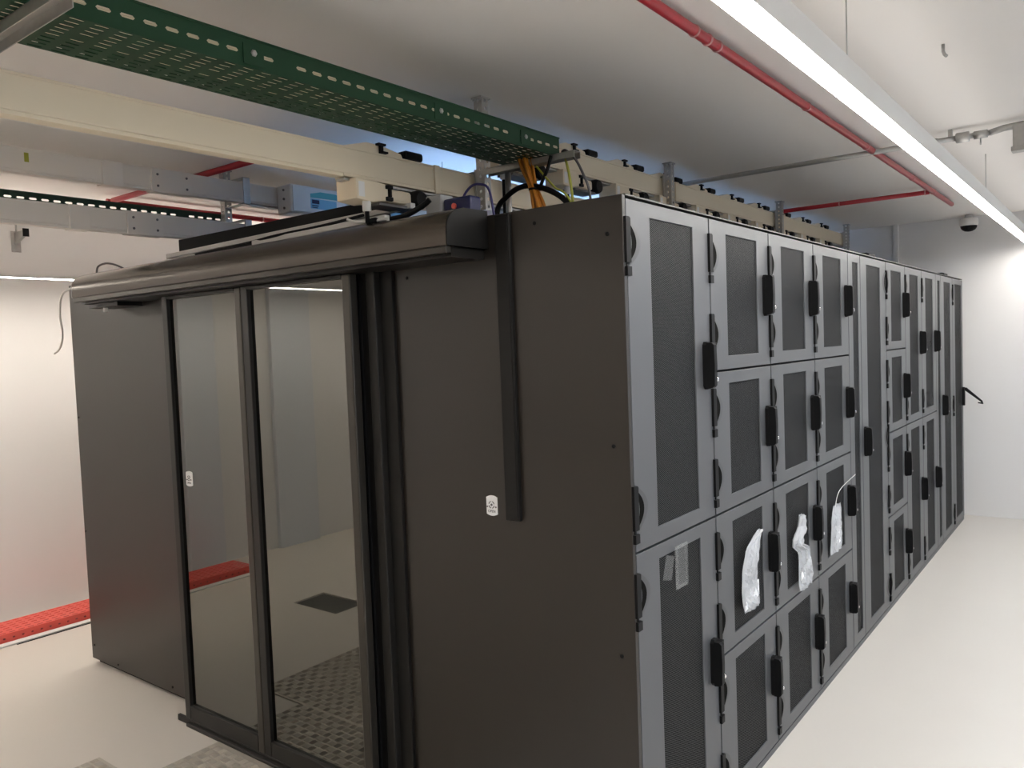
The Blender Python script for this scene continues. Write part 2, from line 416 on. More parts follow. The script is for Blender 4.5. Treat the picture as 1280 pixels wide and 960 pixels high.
# ================================================================== sliding door front
bm = NB()
prism(bm, [(-1.19, -.05), (-1.075, -.05), (-1.075, -.019), (-1.19, -.019)], 'z', .0, 2.10)
prism(bm, [(-1.03, -.034), (-.965, -.034), (-.965, -.019), (-1.03, -.019)], 'z', .0, 2.10)
t = thing('door_post', (-1.08, -.03, 0), 'black stepped upright profile beside the right glass door', 'door post')
obj('post', bm, M_post, t, bevel=.002)
part('cover_strip', t, M_frame, (-1.075, -1.03, -.062, -.019, 0, 2.10), bevel=.004)
part('brush_seal', t, M_black, (-1.12, -1.114, -.060, -.05, 0, 2.08))

def leaf(x0, x1, label, dark_left, bright_right):
    r = thing('sliding_glass_door', ((x0+x1)/2, -.095, .02), label, 'sliding door', 'sliding glass doors of the enclosure')
    ya, yb = -.116, -.076
    part('stile', r, M_frame, (x0, x0+.045, ya, yb, .022, 2.060), bevel=.003)
    part('stile', r, M_alu if bright_right else M_frame, (x1-.045, x1, ya, yb, .022, 2.060), bevel=.006)
    part('bottom_rail', r, M_frame, (x0+.045, x1-.045, ya, yb, .022, .098), bevel=.003)
    part('top_rail', r, M_frame, (x0+.045, x1-.045, ya, yb, 2.045, 2.060), bevel=.003)
    part('glass_pane', r, M_glass, (x0+.045, x1-.045, -.099, -.093, .098, 2.045))
    return r
leaf(-2.430, -1.797, 'left mirrored glass sliding door with small white sticker', True, True)
leaf(-1.793, -1.105, 'right mirrored glass sliding door reflecting the tread plate', True, True)
t = thing('floor_guide', (-1.8, -.09, 0), 'low black floor guide under the glass sliding doors', 'door guide')
part('rail', t, M_frame, (-2.40, -.60, -.135, -.06, 0, .018), bevel=.003)
part('rail_lip', t, M_frame, (-2.50, -.60, -.118, -.104, .0, .030), bevel=.002)

# canopy housing the door drive
t = thing('door_operator', (-1.8, -.1, 2.06), 'long dark bronze sliding-door drive housing above the glass doors', 'door operator')
CX0, CX1 = -3.10, -.512
prof = [(-.019, 2.095), (-.222, 2.095), (-.224, 2.10), (-.224, 2.150)]
for k in range(1, 9):
    a = PI/2 * k / 8
    prof.append((-.224 + .10*(1 - math.cos(a)), 2.150 + .070*math.sin(a)))
prof += [(-.019, 2.222)]
bm = NB(); prism(bm, prof, 'x', CX0+.006, CX1-.006)
o = obj('cover', bm, M_canopy, t)
for f in o.data.polygons: f.use_smooth = abs(f.normal.x) < .5
e = o.modifiers.new('split', 'EDGE_SPLIT'); e.split_angle = math.radians(35)
for x in (CX0, CX1-.006):
    bm = NB(); prism(bm, [(y*1.0, z) for y, z in prof], 'x', x, x+.006); obj('end_cap', bm, M_post if x > -1 else M_ltgrey, t)  # left cap paler: the light it catches is put into its colour
part('lower_trim', t, M_alu, (CX0+.004, CX1-.01, -.220, -.196, 2.071, 2.0945), bevel=.003)
part('drive_beam', t, M_frame, (CX0+.03, CX1-.02, -.185, -.019, 2.062, 2.0945))
part('seam', t, M_frame, (CX0+.01, CX1-.01, -.130, -.127, 2.2195, 2.2225))
part('top_bracket', t, M_frame, (CX0+.02, CX0+.32, -.15, -.02, 2.040, 2.062), bevel=.002)
part('wire_hook', t, M_white, (CX0+.13, CX0+.15, -.13, -.115, 2.018, 2.040))

# black cable duct and push label on the side panel
t = thing('cable_duct', (-.47, -.03, 1.19), 'narrow black vertical cable duct on the dark end panel', 'cable duct')
part('duct', t, M_post, (-.472, -.412, -.034, -.018, 1.185, 2.20), bevel=.003)
part('duct_lid', t, M_post, (-.466, -.418, -.037, -.034, 1.19, 2.19), bevel=.001)
def text_mesh(s, size):
    cu = bpy.data.curves.new('lettering', 'FONT'); cu.body = s; cu.size = size; cu.align_x = 'CENTER'; cu.align_y = 'CENTER'; cu.extrude = .0004
    o = bpy.data.objects.new('lettering', cu); COL.objects.link(o)
    bpy.context.view_layer.update()
    me = bpy.data.meshes.new_from_object(o.evaluated_get(bpy.context.evaluated_depsgraph_get()))
    bpy.data.objects.remove(o); bpy.data.curves.remove(cu); return me
def sticker(x, y, z, w, h, label, word, back):
    r = thing('push_label', (x, y, z), label, 'label')
    bm = NB(); a, b = w/2, h/2; P = []
    for k in range(9): P.append((-a + 2*a*k/8, b + .006*(1 - (k/4-1)**2) - .004))
    for k in range(9): P.append((a - 2*a*k/8, -b - .006*(1 - (k/4-1)**2) + .004))
    prism(bm, [(x+p, z+q) for p, q in P], 'y', y-.004, y); obj('plate', bm, M_paper, r)
    bm = NB()
    for k in range(4):                                             # ring of four short arcs round a hand-like dot
        pts = []
        for i in range(6):
            t_ = PI/2*k + .25 + 1.05*i/5
            pts.append((x + .0115*math.cos(t_), y-.005, z + .003 + .0115*math.sin(t_)))
        tube(bm, pts, .0016, 6)
    lathe(bm, [(.0042, 0), (.0042, -.002)], (x, y-.004, z+.003), 'y', 10)
    for s in (-1, 1): lathe(bm, [(.0028, 0), (.0028, -.002)], (x + s*.0185, y-.004, z-.004), 'y', 8)
    obj('icon', bm, M_grey, r)
    me = text_mesh(word, .0125); me.materials.append(M_grey)
    o = bpy.data.objects.new('lettering', me); link(o, r); o.rotation_euler = (PI/2, 0, 0); o.location = (0, -.0046, -.0195)
    return r
sticker(-.540, -.018, 1.226, .046, .066, 'white push label with dark ring icon beside the black duct', 'OPEN', 0)
sticker(-2.300, -.099, 1.202, .052, .068, 'small white label stuck on the left glass door', 'OPEN', 0)

# ================================================================== plastic bags and pocket on the doors
def bag(rows, x0, depth, label, seed, card=None, group='plastic bags hung on door handles', string=None):
    """rows: (z, y_left, y_right) from top to bottom; a crumpled two-sided pouch"""
    random.seed(seed)
    ztop, zbot = rows[0][0], rows[-1][0]
    r = thing('plastic_bag', (x0, (rows[0][1]+rows[0][2])/2, ztop), label, 'plastic bag', group)
    NZ, NY = 22, 12
    def at(z):
        for a, b in zip(rows, rows[1:]):
            if a[0] >= z >= b[0]:
                t = (a[0]-z)/(a[0]-b[0]+1e-9); return a[1]+(b[1]-a[1])*t, a[2]+(b[2]-a[2])*t
        return rows[-1][1], rows[-1][2]
    bm = NB(); grids = []
    for side in (0, 1):
        g = []
        for i in range(NZ+1):
            z = ztop + (zbot-ztop)*i/NZ; yl, yr = at(z); row = []
            for j in range(NY+1):
                u = j/NY; bulge = math.sin(PI*u)**.7 * (0.35 + .65*math.sin(PI*min(1, .15+i/NZ*.8)))
                nz = noise.noise(Vector((u*5+seed, z*14, side*7.0))) * .5 + abs(noise.noise(Vector((u*11, z*22+seed, side*3.0)))) * .7 - .2
                edge = min(1, 4*u, 4*(1-u))
                x = x0 + (1 if side else -1) * (depth*.5*bulge) + nz*depth*.9*edge*(1 if side else .3) + depth*.3
                row.append(bm.verts.new((max(x, .004), yl+(yr-yl)*u + noise.noise(Vector((z*20, seed, 1)))*.006, z + .006*noise.noise(Vector((u*4, z*9, seed))))))
            g.append(row)
        grids.append(g)
        for i in range(NZ):
            for j in range(NY):
                bm.faces.new((g[i][j], g[i][j+1], g[i+1][j+1], g[i+1][j]))
    for i in range(NZ):
        for j in (0, NY):
            bm.faces.new((grids[0][i][j], grids[0][i+1][j], grids[1][i+1][j], grids[1][i][j]))
    obj('film', bm, M_film, r)
    if card:
        (za, zb, ya, yb, sk) = card
        bm = NB(); xx = x0 + depth*.3
        v = [(xx, ya, za), (xx, yb, za+sk), (xx, yb, zb+sk), (xx, ya, zb)]
        A = [bm.verts.new(p) for p in v]; Bq = [bm.verts.new((p[0]+.004, p[1], p[2])) for p in v]
        bm.faces.new(A); bm.faces.new(Bq)
        for k in range(4): bm.faces.new((A[k], A[(k+1) % 4], Bq[(k+1) % 4], Bq[k]))
        obj('paper_card', bm, M_paper, r)
    if string:
        bm = NB(); tube(bm, string, .0016, 6, smooth=True); obj('string', bm, M_white, r)
    return r
bag([(.995, .965, 1.010), (.980, .900, .992), (.950, .825, .970), (.870, .785, .945), (.80, .775, .940), (.735, .785, .955), (.705, .800, .960)], .012, .028,
    'wide crumpled clear plastic bag hung on the nearest four-door cabinet', 3, (.775, .715, .80, .945, .03))
bag([(.955, 1.470, 1.530), (.905, 1.440, 1.540), (.870, 1.375, 1.520), (.835, 1.365, 1.480), (.80, 1.43, 1.58), (.74, 1.44, 1.61), (.67, 1.43, 1.64), (.620, 1.45, 1.62)], .012, .034,
    'plastic bag with a twisted knotted top on the middle four-door cabinet', 8, (.70, .665, 1.46, 1.60, .04))
bag([(.90, 1.985, 2.115), (.87, 1.965, 2.13), (.82, 1.955, 2.12), (.76, 1.94, 2.12), (.70, 1.925, 2.13), (.665, 1.93, 2.13)], .012, .028,
    'plastic bag hanging by a string on the cabinet next to the narrow panel', 15, (.79, .69, 2.02, 2.10, .02),
    string=[(.03, 1.985, .90), (.035, 2.05, .975), (.05, 2.29, 1.02)])
r = thing('document_pocket', (.003, .30, .94), 'clear plastic document pocket stuck on the lower corner-cabinet door', 'document pocket')
bm = NB()
ya, yb, za, zb = .256, .342, .945, 1.090
v = [bm.verts.new((.004, ya, za)), bm.verts.new((.004, yb, za-.004)), bm.verts.new((.006, yb, zb)), bm.verts.new((.006, ya, zb-.002))]; bm.faces.new(v)
obj('sleeve', bm, M_clear, r, solid=.0012)
part('rim', r, M_clear, (.003, .009, ya, ya+.012, za, zb), (.003, .009, yb-.012, yb, za, zb), (.003, .009, ya+.012, yb-.012, za, za+.012), (.003, .009, ya+.012, yb-.012, zb-.012, zb))
bm = NB(); v = [bm.verts.new(c) for c in ((.003, .165, 1.00), (.004, .225, .985), (.005, .248, 1.06), (.004, .195, 1.075))]; bm.faces.new(v)
obj('loose_flap', bm, M_clear, r, solid=.001)

# ================================================================== busbars, posts, trays (all hang from the ceiling)
ZA0, ZA1, ZB0, ZB1 = 2.600, 2.706, 2.378, 2.481
def busbar(xf, sgn, z0, z1, y0, y1, m, label, joints):
    """xf: face towards the camera side, body runs back from it by sgn"""
    xb = xf + sgn*.046
    r = thing('busbar_trunking', ((xf+xb)/2, (y0+y1)/2, z0), label, 'busbar', 'busbar trunkings under the ceiling')
    xa, xc = min(xf, xb), max(xf, xb)
    part('casing', r, m, (xa, xc, y0, y1, z0+.012, z1), bevel=.004)
    ys = -.235 if m is M_cream else .5
    part('bottom_lip', r, m, (xa, xc, y0, ys, z0, z0+.012), bevel=.002)
    part('slot_rail', r, m, (xc-.006, xc+.002, ys, y1, z0+.002, z0+.012), (xa+.006, xc-.006, ys, y1, z0+.005, z0+.012), (xa, xa+.006, ys, y1, z0-.004, z0+.012))
    part('lower_rail', r, M_zinc, (xa+.004, xc+.001, ys, y1, z0-.012, z0-.004))
    part('top_lip', r, m, (xa-.003, xc+.003, y0, y1, z1-.004, z1+.003), bevel=.001)
    for jy, jl, screws in joints:
        j = part('joint_cover', r, m, (xa-.008, xc+.008, jy, jy+jl, z0-.004, z1+.006), bevel=.003)
        if screws:
            xs = xc + .008
            for dy in (.03, jl-.03):
                for dz in (.025, z1-z0-.025):
                    bm = NB(); lathe(bm, [(.006, 0), (.006, .003)], (xs, jy+dy, z0+dz), 'x', 10); obj('screw', bm, M_grey, j)
    return r
busbar(-.97, -1, ZA0, ZA1, -3.4, 6.05, M_cream, 'upper cream busbar over the right-hand cabinets, row of tap-off boxes', [(2.35, .05, False)])
busbar(-.97, -1, ZB0, ZB1, -3.4, 6.05, M_cream, 'long cream busbar crossing at upper left below the green tray', [(.225, .03, False)])
busbar(-2.63, -1, ZA0, ZA1, -3.4, 6.05, M_pale, 'upper pale busbar at far left carrying the meter boxes', [(-.02, .215, True), (-.26, .10, False)])
busbar(-2.63, -1, ZB0, ZB1, -3.4, 6.05, M_pale, 'lower pale busbar at far left, beneath the dark green tray', [(-.155, .18, True), (-.42, .09, False)])
bm = NB(); box(bm, -2.6295, -2.628, -.592, -.574, 2.650, 2.690)
tag(obj('warning_sticker', bm, M_yellow, at=(-2.629, -.583, 2.65)), 'small yellow sticker on the upper pale busbar', 'sticker')

def post(x, y, facing, label, arms):
    """slotted channel hung from the ceiling; web faces -y, flanges slotted"""
    r = thing('hanger_post', (x, y, ZC), label, 'hanger post', 'slotted hanger posts')
    w, d, z0 = .042, .040, 2.33
    n = 15; cu = (ZC - z0)/n
    bm = NB(); slotted(bm, (x-w/2, y-d/2, z0), (0,0,1), (1,0,0), n, 1, cu, w, .014, .012); obj('web', bm, M_zinc, r, solid=.002)
    for s in (-1, 1):
        bm = NB(); slotted(bm, (x+s*w/2, y-d/2, z0), (0,0,1), (0,1,0), n, 1, cu, d, .015, .014); obj('flange', bm, M_zinc, r, solid=.002)
    part('ceiling_plate', r, M_zinc, (x-.028, x+.028, y-.03, y+.03, ZC-.007, ZC), bevel=.001)
    for sx in (-1, 1):
        bm = NB(); lathe(bm, [(.008, 0), (.008, -.010)], (x+sx*.014, y-.025, ZC-.006), 'z', 6); obj('bolt', bm, M_zinc, r)
    for z in ((ZA0+ZA1)/2, (ZB0+ZB1)/2):
        xf = x + facing*.021
        if facing < 0: b = (x-.10, x-.021, y-.02, y+.02, z-.070, z-.066), (x-.10, x-.021, y-.02, y+.02, z+.060, z+.064), (x-.030, x-.021, y-.025, y+.025, z-.07, z+.07)
        else: b = (x+.021, x+.20, y-.02, y+.02, z+.064, z+.070), (x+.021, x+.20, y-.02, y+.02, z-.072, z-.066), (x+.192, x+.20, y-.02, y+.02, z-.072, z+.07)
        part('clamp', r, M_zinc, *b, bevel=.001)
    if arms:
        s = -facing
        xa, xb = (x+.021, x+.46) if s > 0 else (x-.40, x-.021)
        part('arm', r, M_zinc, (xa, xb, y-.022, y-.019, 2.470, 2.496), (xa, xb, y-.022, y+.022, 2.493, 2.496), (xa, xb, y+.019, y+.022, 2.470, 2.496), bevel=.0008)
    return r
PY = (-1.37, .479, 2.19, 4.07, 5.93)
names = ('slotted steel post holding the near end of the green tray, out at the left', 'slotted steel post rising beside the end of the green tray', 'slotted steel post above the first doors, nearest along the upper cream busbar', 'slotted steel post over the middle of the cabinet row', 'slotted steel post at the far end of the upper cream busbar')
for k, y in enumerate(PY): post(-.925, y, -1, names[k], k < 2)
names = ('slotted steel post of the left busbars, nearest and out of frame', 'bluish slotted post between dark green tray and the meter boxes', 'left-row slotted post hidden second from the front', 'left-row slotted post hidden third from the front', 'left-row slotted post hidden at the back')
for k, y in enumerate(PY): post(-2.765, y, 1, names[k], k < 2)

def tray(x0, x1, zb, h, y0, y1, m, label, nrow, h_back):
    r = thing('cable_tray', ((x0+x1)/2, (y0+y1)/2, zb), label, 'cable tray', 'perforated cable trays')
    cu = .0525; n = int((y1-y0)/cu)
    bm = NB(); slotted(bm, (x0, y0, zb), (0,1,0), (1,0,0), n, nrow, cu, (x1-x0)/nrow, .032, .0075, .35, holes=lambda i, j: (j != nrow//2 or i % 2))
    obj('tray_base', bm, m, r, solid=.0015)
    for x, h in ((x0, h_back), (x1, h)):
        bm = NB()
        slotted(bm, (x, y0, zb), (0,1,0), (0,0,1), n, 1, cu, h*.94, .034, .010, .45, holes=lambda i, j: i % 19 != 7)
        obj('side_rail', bm, m, r, solid=.0015)
        part('rolled_edge', r, m, (x-.004, x+.004, y0, y0+n*cu, zb+h*.94, zb+h))
    return r
tr = tray(-.812, -.577, 2.4985, .074, -3.15, .53, M_green, 'wide green perforated cable tray running from upper left to its cut end', 10, .036)
for y in (-.86, -.16, .30):
    bm = NB(); lathe(bm, [(.009, 0), (.009, .006), (.005, .009)], (-.576, y, 2.535), 'x', 6); obj('bolt', bm, M_zinc, tr)
    part('splice_plate', tr, M_green, (-.5745, -.572, y-.03, y+.03, 2.505, 2.555))
tray(-3.03, -2.80, 2.4985, .055, -3.15, .50, M_green2, 'dark green perforated cable tray over the left row', 10, .055)

# ---- tap-off boxes clipped round the busbars
def tapoff(y0, z0, z1, xf, label):
    r = thing('tap_off_box', (xf-.04, y0, z0-.09), label, 'tap-off box', 'tap-off boxes on the cream busbars')
    xa, xb = xf-.070, xf+.036
    bm = NB()
    prism(bm, [(y0-.155, z0+.006), (y0-.155, z0-.066), (y0-.080, z0-.072), (y0-.06, z0-.068), (y0-.02, z0-.062), (y0+.01, z0-.058), (y0+.01, z0-.004), (y0-.05, z0+.002)], 'x', xa, xb)
    o = obj('housing', bm, M_cream, r, bevel=.004)
    part('label_plate', r, M_white, (xb, xb+.001, y0-.145, y0-.118, z0-.058, z0-.006))
    part('fuse_tube', r, M_cream, (xa+.012, xb-.012, y0+.01, y0+.13, z0-.060, z0-.010), bevel=.012)
    part('bottom_tray', r, M_grey, (xa+.01, xb-.01, y0-.04, y0+.16, z0-.076, z0-.066), bevel=.002)
    part('clip', r, M_black, (xb-.002, xb+.010, y0-.018, y0+.012, z0-.060, z0-.046), (xb-.002, xb+.010, y0-.006, y0+.006, z0-.046, z0-.016), (xb-.002, xb+.010, y0-.018, y0+.012, z0-.018, z0-.004), bevel=.002)
    bm = NB(); lathe(bm, [(.034, -.055), (.037, -.04), (.037, .03), (.030, .045)], ((xa+xb)/2+.015, y0+.165, z0-.036), 'x', 18); obj('connector', bm, M_black, r)
    bm = NB(); prism(bm, [(y0-.185, z1+.002), (y0-.06, z1+.036), (y0+.02, z1+.034), (y0+.11, z1+.020), (y0+.12, z1+.003)], 'x', xa+.010, xb-.040); obj('top_cover', bm, M_cream, r, bevel=.003)
    part('top_latch', r, M_black, (xb-.040, xb-.020, y0-.020, y0+.016, z1+.030, z1+.038), (xb-.036, xb-.024, y0-.008, y0+.006, z1+.003, z1+.030), (xb-.042, xb-.018, y0-.004, y0+.024, z1+.003, z1+.010), bevel=.0015)
    part('top_cap', r, M_black, (xa+.030, xb-.024, y0+.120, y0+.215, z1+.003, z1+.036), bevel=.010)
    bm = NB(); lathe(bm, [(.014, -.034), (.0155, -.030), (.0155, 0), (.0165, .002)], (xf+.0185, y0-.095, z0-.071), 'z', 14); obj('cable_gland', bm, M_white, r)
    bm = NB(); lathe(bm, [(.008, -.034), (.008, 2.222-(z0-.071))], (xf+.0185, y0-.095, z0-.071), 'z', 10); obj('outlet_cable', bm, M_black, r)
    return r
t0 = tapoff(.744, ZA0-.010, ZA1, -.97, 'cream tap-off box half hidden behind the end of the green tray')
ords = ('cream tap-off box just right of the green tray end', 'second cream tap-off box right of the tray end, before the first post', 'cream tap-off box behind the post above the first doors', 'first cream tap-off box past the post over the first doors', 'second cream tap-off box past the post over the first doors', 'third cream tap-off box past that post, just before the next post', 'cream tap-off box right after the mid-row post', 'second cream tap-off box after the mid-row post', 'last cream tap-off box before the far post')
for k, y in enumerate((1.244, 1.742, 2.235, 2.729, 3.226, 3.74, 4.23, 4.756, 5.268)):
    c = copy_tree(t0); c.location.y = y; c['label'] = ords[k]
tapoff(-.056, ZB0-.010, ZB1, -.97, 'big cream tap-off box on the lower busbar above the door housing')
# bent supply cable of the near box
bm = NB(); tube(bm, [(-.9515, -.151, 2.225), (-.95, -.12, 2.235), (-.95, -.08, 2.238), (-.86, -.06, 2.245), (-.78, -.05, 2.27), (-.75, -.04, 2.29)], .010, 10, smooth=True)
tag(obj('power_cable', bm, M_black, at=(-.9, -.08, 2.23)), 'thick black power cable lying behind the door housing under the near tap-off box', 'cable')

def meter(y0, y1, label):
    r = thing('meter_box', (-2.57, (y0+y1)/2, 2.57), label, 'meter box', 'meter boxes on the pale busbar')
    part('case', r, M_white, (-2.629, -2.50, y0, y1, 2.555, 2.715), bevel=.012)
    part('front_plate', r, M_white, (-2.50, -2.494, y0+.01, y1-.01, 2.565, 2.705), bevel=.002)
    yc = y0 + (y1-y0)*.62; hw = (y1-y0)*.30
    bm = NB(); prism(bm, [(yc-hw, 2.672), (yc-hw*.4, 2.688), (yc+hw*.5, 2.688), (yc+hw, 2.674), (yc+hw, 2.656), (yc-hw, 2.650)], 'x', -2.494, -2.4925); obj('teal_header', bm, M_teal, r)
    d = part('display', r, M_cyan, (-2.494, -2.4925, yc-hw, yc+hw*.55, 2.590, 2.646))
    part('pictogram', d, M_blue, (-2.4925, -2.4915, yc-hw*.92, yc-hw*.5, 2.618, 2.640), (-2.4925, -2.4915, yc-hw*.92, yc-hw*.55, 2.604, 2.610), (-2.4925, -2.4915, yc-hw*.92, yc-hw*.6, 2.594, 2.599))
    for dz in (.03, .08, .13):
        bm = NB(); lathe(bm, [(.007, 0), (.007, -.006)], (-2.56, y0, 2.555+dz), 'y', 10); obj('screw', bm, M_grey, r)
    return r
meter(.715, 1.12, 'white meter box with teal display on the left busbar, nearer one')
meter(1.26, 1.66, 'white meter box farther along the left busbar, seen under the tap-off box')

# ================================================================== things lying on the enclosure roof
t = thing('roof_beam', (-1.9, .12, H), 'dark steel beam standing along the roof behind the door housing', 'beam')
part('beam', t, M_body, (-2.62, -1.15, .10, .16, 2.225, 2.365), bevel=.003)
part('foot', t, M_body, (-2.60, -2.52, .03, .24, H, 2.225), (-1.28, -1.21, .03, .24, 2.2, 2.225))
def trunk(a, b, w, label):
    a, b = Vector(a), Vector(b); d = (b-a).normalized(); s = d.cross(Vector((0,0,1))).normalized()*w/2; u = Vector((0,0,.010))
    bm = NB()
    A = [bm.verts.new(p) for p in (a-s-u, a+s-u, a+s+u, a-s+u)]; Bq = [bm.verts.new(p) for p in (b-s-u, b+s-u, b+s+u, b-s+u)]
    bm.faces.new(A[::-1]); bm.faces.new(Bq)
    for k in range(4): bm.faces.new((A[k], A[(k+1) % 4], Bq[(k+1) % 4], Bq[k]))
    return tag(obj('white_trunking', bm, M_white, at=tuple((a+b)/2), bevel=.002), label, 'trunking', 'white trunking lengths on the roof')
trunk((-2.36, -.105, 2.243), (-.93, .06, 2.305), .03, 'long white trunking length lying along the door housing top')
trunk((-1.72, -.085, 2.238), (-.91, -.095, 2.242), .025, 'short white trunking length in front of the long one on the housing')
for k, (pts, r_, m, label) in enumerate((
    ([(-2.3, -.09, 2.235), (-2.22, -.11, 2.231), (-2.1, -.09, 2.232), (-2.0, -.075, 2.233)], .005, M_white, 'thin white cable end curling at the left of the roof beam'),
    ([(-2.2, -.10, 2.230), (-1.8, -.085, 2.243), (-1.55, -.10, 2.250), (-1.3, -.07, 2.262), (-1.05, -.08, 2.270)], .006, M_black, 'black cable snaking along the door housing top between white trunkings'),
    ([(-1.06, -.15, 2.250), (-1.03, -.14, 2.238), (-.97, -.12, 2.232), (-.90, -.10, 2.240)], .005, M_white, 'thin white cable looping under the near cream tap-off box'),
    ([(-3.08, -.10, 2.225), (-3.06, -.10, 2.258), (-2.98, -.10, 2.268), (-2.90, -.09, 2.255), (-2.82, -.08, 2.226)], .005, M_grey, 'grey cable loop standing on the left end of the housing'),
    ([(-3.60, .0, 2.19), (-3.66, -.03, 2.15), (-3.70, -.03, 2.04), (-3.68, -.03, 1.93), (-3.73, -.03, 1.85), (-3.80, -.03, 1.822)], .006, M_white, 'thin white cable hanging down at the left end of the enclosure'),
    ([(-.73, .10, 2.21), (-.72, .10, 2.30), (-.68, .10, 2.342), (-.635, .10, 2.345), (-.595, .10, 2.318), (-.575, .10, 2.21)], .0045, M_purple, 'violet cable arching up in front of the slotted post'),
    ([(-.86, .45, 2.20), (-.835, .45, 2.32), (-.793, .45, 2.361), (-.727, .45, 2.390), (-.66, .45, 2.389), (-.567, .45, 2.354), (-.50, .45, 2.30), (-.47, .45, 2.205)], .011, M_black, 'thick black cable hoop behind the orange fibres'),
    ([(-.565, .45, 2.49), (-.585, .45, 2.44), (-.61, .45, 2.40), (-.625, .45, 2.366)], .007, M_black, 'short black cable dropping from the tray end onto the hoop'),
    ([(-.55, .52, 2.51), (-.530, .50, 2.47), (-.517, .50, 2.412), (-.506, .50, 2.319), (-.50, .50, 2.205)], .0055, M_yellow, 'yellow-green earth wire hanging from the tray end'),
    ([(-.56, .52, 2.515), (-.53, .50, 2.512), (-.49, .50, 2.475), (-.455, .50, 2.41), (-.429, .50, 2.338), (-.42, .50, 2.205)], .005, M_grey, 'thin dark cable curving from the tray end down to the roof'),
    ([(-.635, .45, 2.46), (-.60, .45, 2.42), (-.55, .45, 2.365), (-.50, .45, 2.33), (-.43, .45, 2.205)], .004, M_yellow, 'thin yellow lead slanting behind the orange fibres'),
    ([(-2.05, .02, 2.215), (-1.72, .04, 2.235), (-1.5, -.02, 2.262), (-1.32, .0, 2.262)], .005, M_grey, 'thin grey cable resting against the roof beam'))):
    bm = NB(); tube(bm, pts, r_, 8, smooth=True)
    tag(obj('cable', bm, m, at=pts[0]), label, 'cable')
bm = NB(); random.seed(4)
for k in range(11):
    a = 2*PI*k/11; rr = .006 + .016*(k % 2)
    dx, dy = rr*math.cos(a), rr*math.sin(a)
    tube(bm, [(-.692+dx*1.2, .45+dy, 2.515), (-.680+dx, .45+dy, 2.46), (-.655+dx*.6, .45+dy*.6, 2.385), (-.632+dx, .45+dy, 2.31), (-.612+dx*1.7, .45+dy, 2.205)], .0062, 6, smooth=True)
r = thing('fibre_bundle', (-.61, .45, H), 'bundle of orange fibre cables dropping from the green tray', 'cable bundle')
o = obj('fibres', bm, M_orange, r)
bm = NB(); lathe(bm, [(.021, -.004), (.021, .004)], (-.652, .45, 2.375), 'z', 14); obj('cable_tie', bm, M_black, r)
bm = NB(); tube(bm, [(-.815, .50, 2.20), (-.815, .50, 2.472)], .013, 10)
tag(obj('support_tube', bm, M_zinc, at=(-.815, .5, 2.2)), 'grey vertical support tube under the tray bracket', 'tube')
t = thing('splice_box', (-.65, .0, 2.21), 'dark blue connector box with red button on the housing end', 'connector box')
part('shell', t, M_blue, (-.725, -.600, .0, .06, 2.21, 2.292), bevel=.008)
bm = NB(); lathe(bm, [(.010, 0), (.010, -.006)], (-.672, .0, 2.262), 'y', 12); obj('button', bm, M_redtray, t)
t = thing('junction_box', (-.76, .02, 2.21), 'small grey junction box left of the blue connector box', 'junction box')
part('shell', t, M_ltgrey, (-.800, -.728, -.01, .06, 2.21, 2.312), bevel=.006)
t = thing('roof_sensor', (-.09, 3.05, H), 'low black sensor on the roof above the full-height mid-row door', 'sensor', 'black sensors on the cabinet roof')
part('case', t, M_black, (-.13, -.03, 2.98, 3.14, H, 2.236), bevel=.006); part('cap', t, M_black, (-.11, -.05, 3.02, 3.10, 2.236, 2.243), bevel=.002)
t2 = copy_tree(t); t2.location = (-.09, 5.55, H); t2['label'] = 'low black sensor on the roof above the last cabinets'

# ================================================================== lamps
def luminaire(x, y0, y1, zb, w_, h_, em, label, wires, up=None):
    r = thing('linear_light', (x, (y0+y1)/2, zb), label, 'ceiling light', 'hung linear lights')
    a, b = x-w_/2, x+w_/2
    part('housing', r, M_white, (a+.003, b-.003, y0, y1, zb+.006, zb+h_*.5), (a, a+.003, y0, y1, zb+.002, zb+h_), (b-.003, b, y0, y1, zb+.002, zb+h_))
    part('diffuser', r, em, (x-w_/2+.004, x+w_/2-.004, y0+.01, y1-.01, zb, zb+.006))
    if up: part('unseen_uplight', r, up, (x-w_/2+.008, x+w_/2-.008, y0+.01, y1-.01, zb+h_*.5, zb+h_*.5+.002))  # hidden glow strip added to brighten the ceiling
    for y in wires:
        bm = NB(); tube(bm, [(x, y, zb+h_), (x, y, ZC-.001)], .0022, 6); obj('suspension_wire', bm, M_zinc, r)
    return r
E_right = emit('lamp_neutral', (1.0, .965, .915, 1), LAMP_RIGHT)
E_left = emit('lamp_warm', (1.0, .93, .83, 1), LAMP_LEFT)
E_aisle = emit('lamp_cool', (.34, .57, 1.0, 1), LAMP_AISLE)
E_up = emit('added_ceiling_fill', (1.0, .965, .92, 1), 2.2)  # up-facing glows, added as ceiling fill
E_up2 = emit('added_ceiling_fill_warm', (1.0, .95, .88, 1), 60.0)
E_up3 = emit('added_ceiling_fill_left', (1.0, .95, .88, 1), 14.0)
E_entry = emit('added_entry_fill', (1.0, .95, .88, 1), FILL_ENTRY)  # fill for the added lamp behind the camera
E_far = emit('added_cool_fill', (.66, .82, 1.0, 1), FILL_FAR)  # bluish fill for the added lamp at far right
luminaire(.525, -3.2, 6.25, 2.475, .068, .075, E_right, 'long bright linear light hung over the right-hand walkway', (-2.9, .42, 3.4), up=E_up)
luminaire(-4.30, -5.0, 6.25, 2.303, .05, .022, E_left, 'thin linear light hung along the left wall', (-3.6, 2.6, 4.5), up=E_up3)
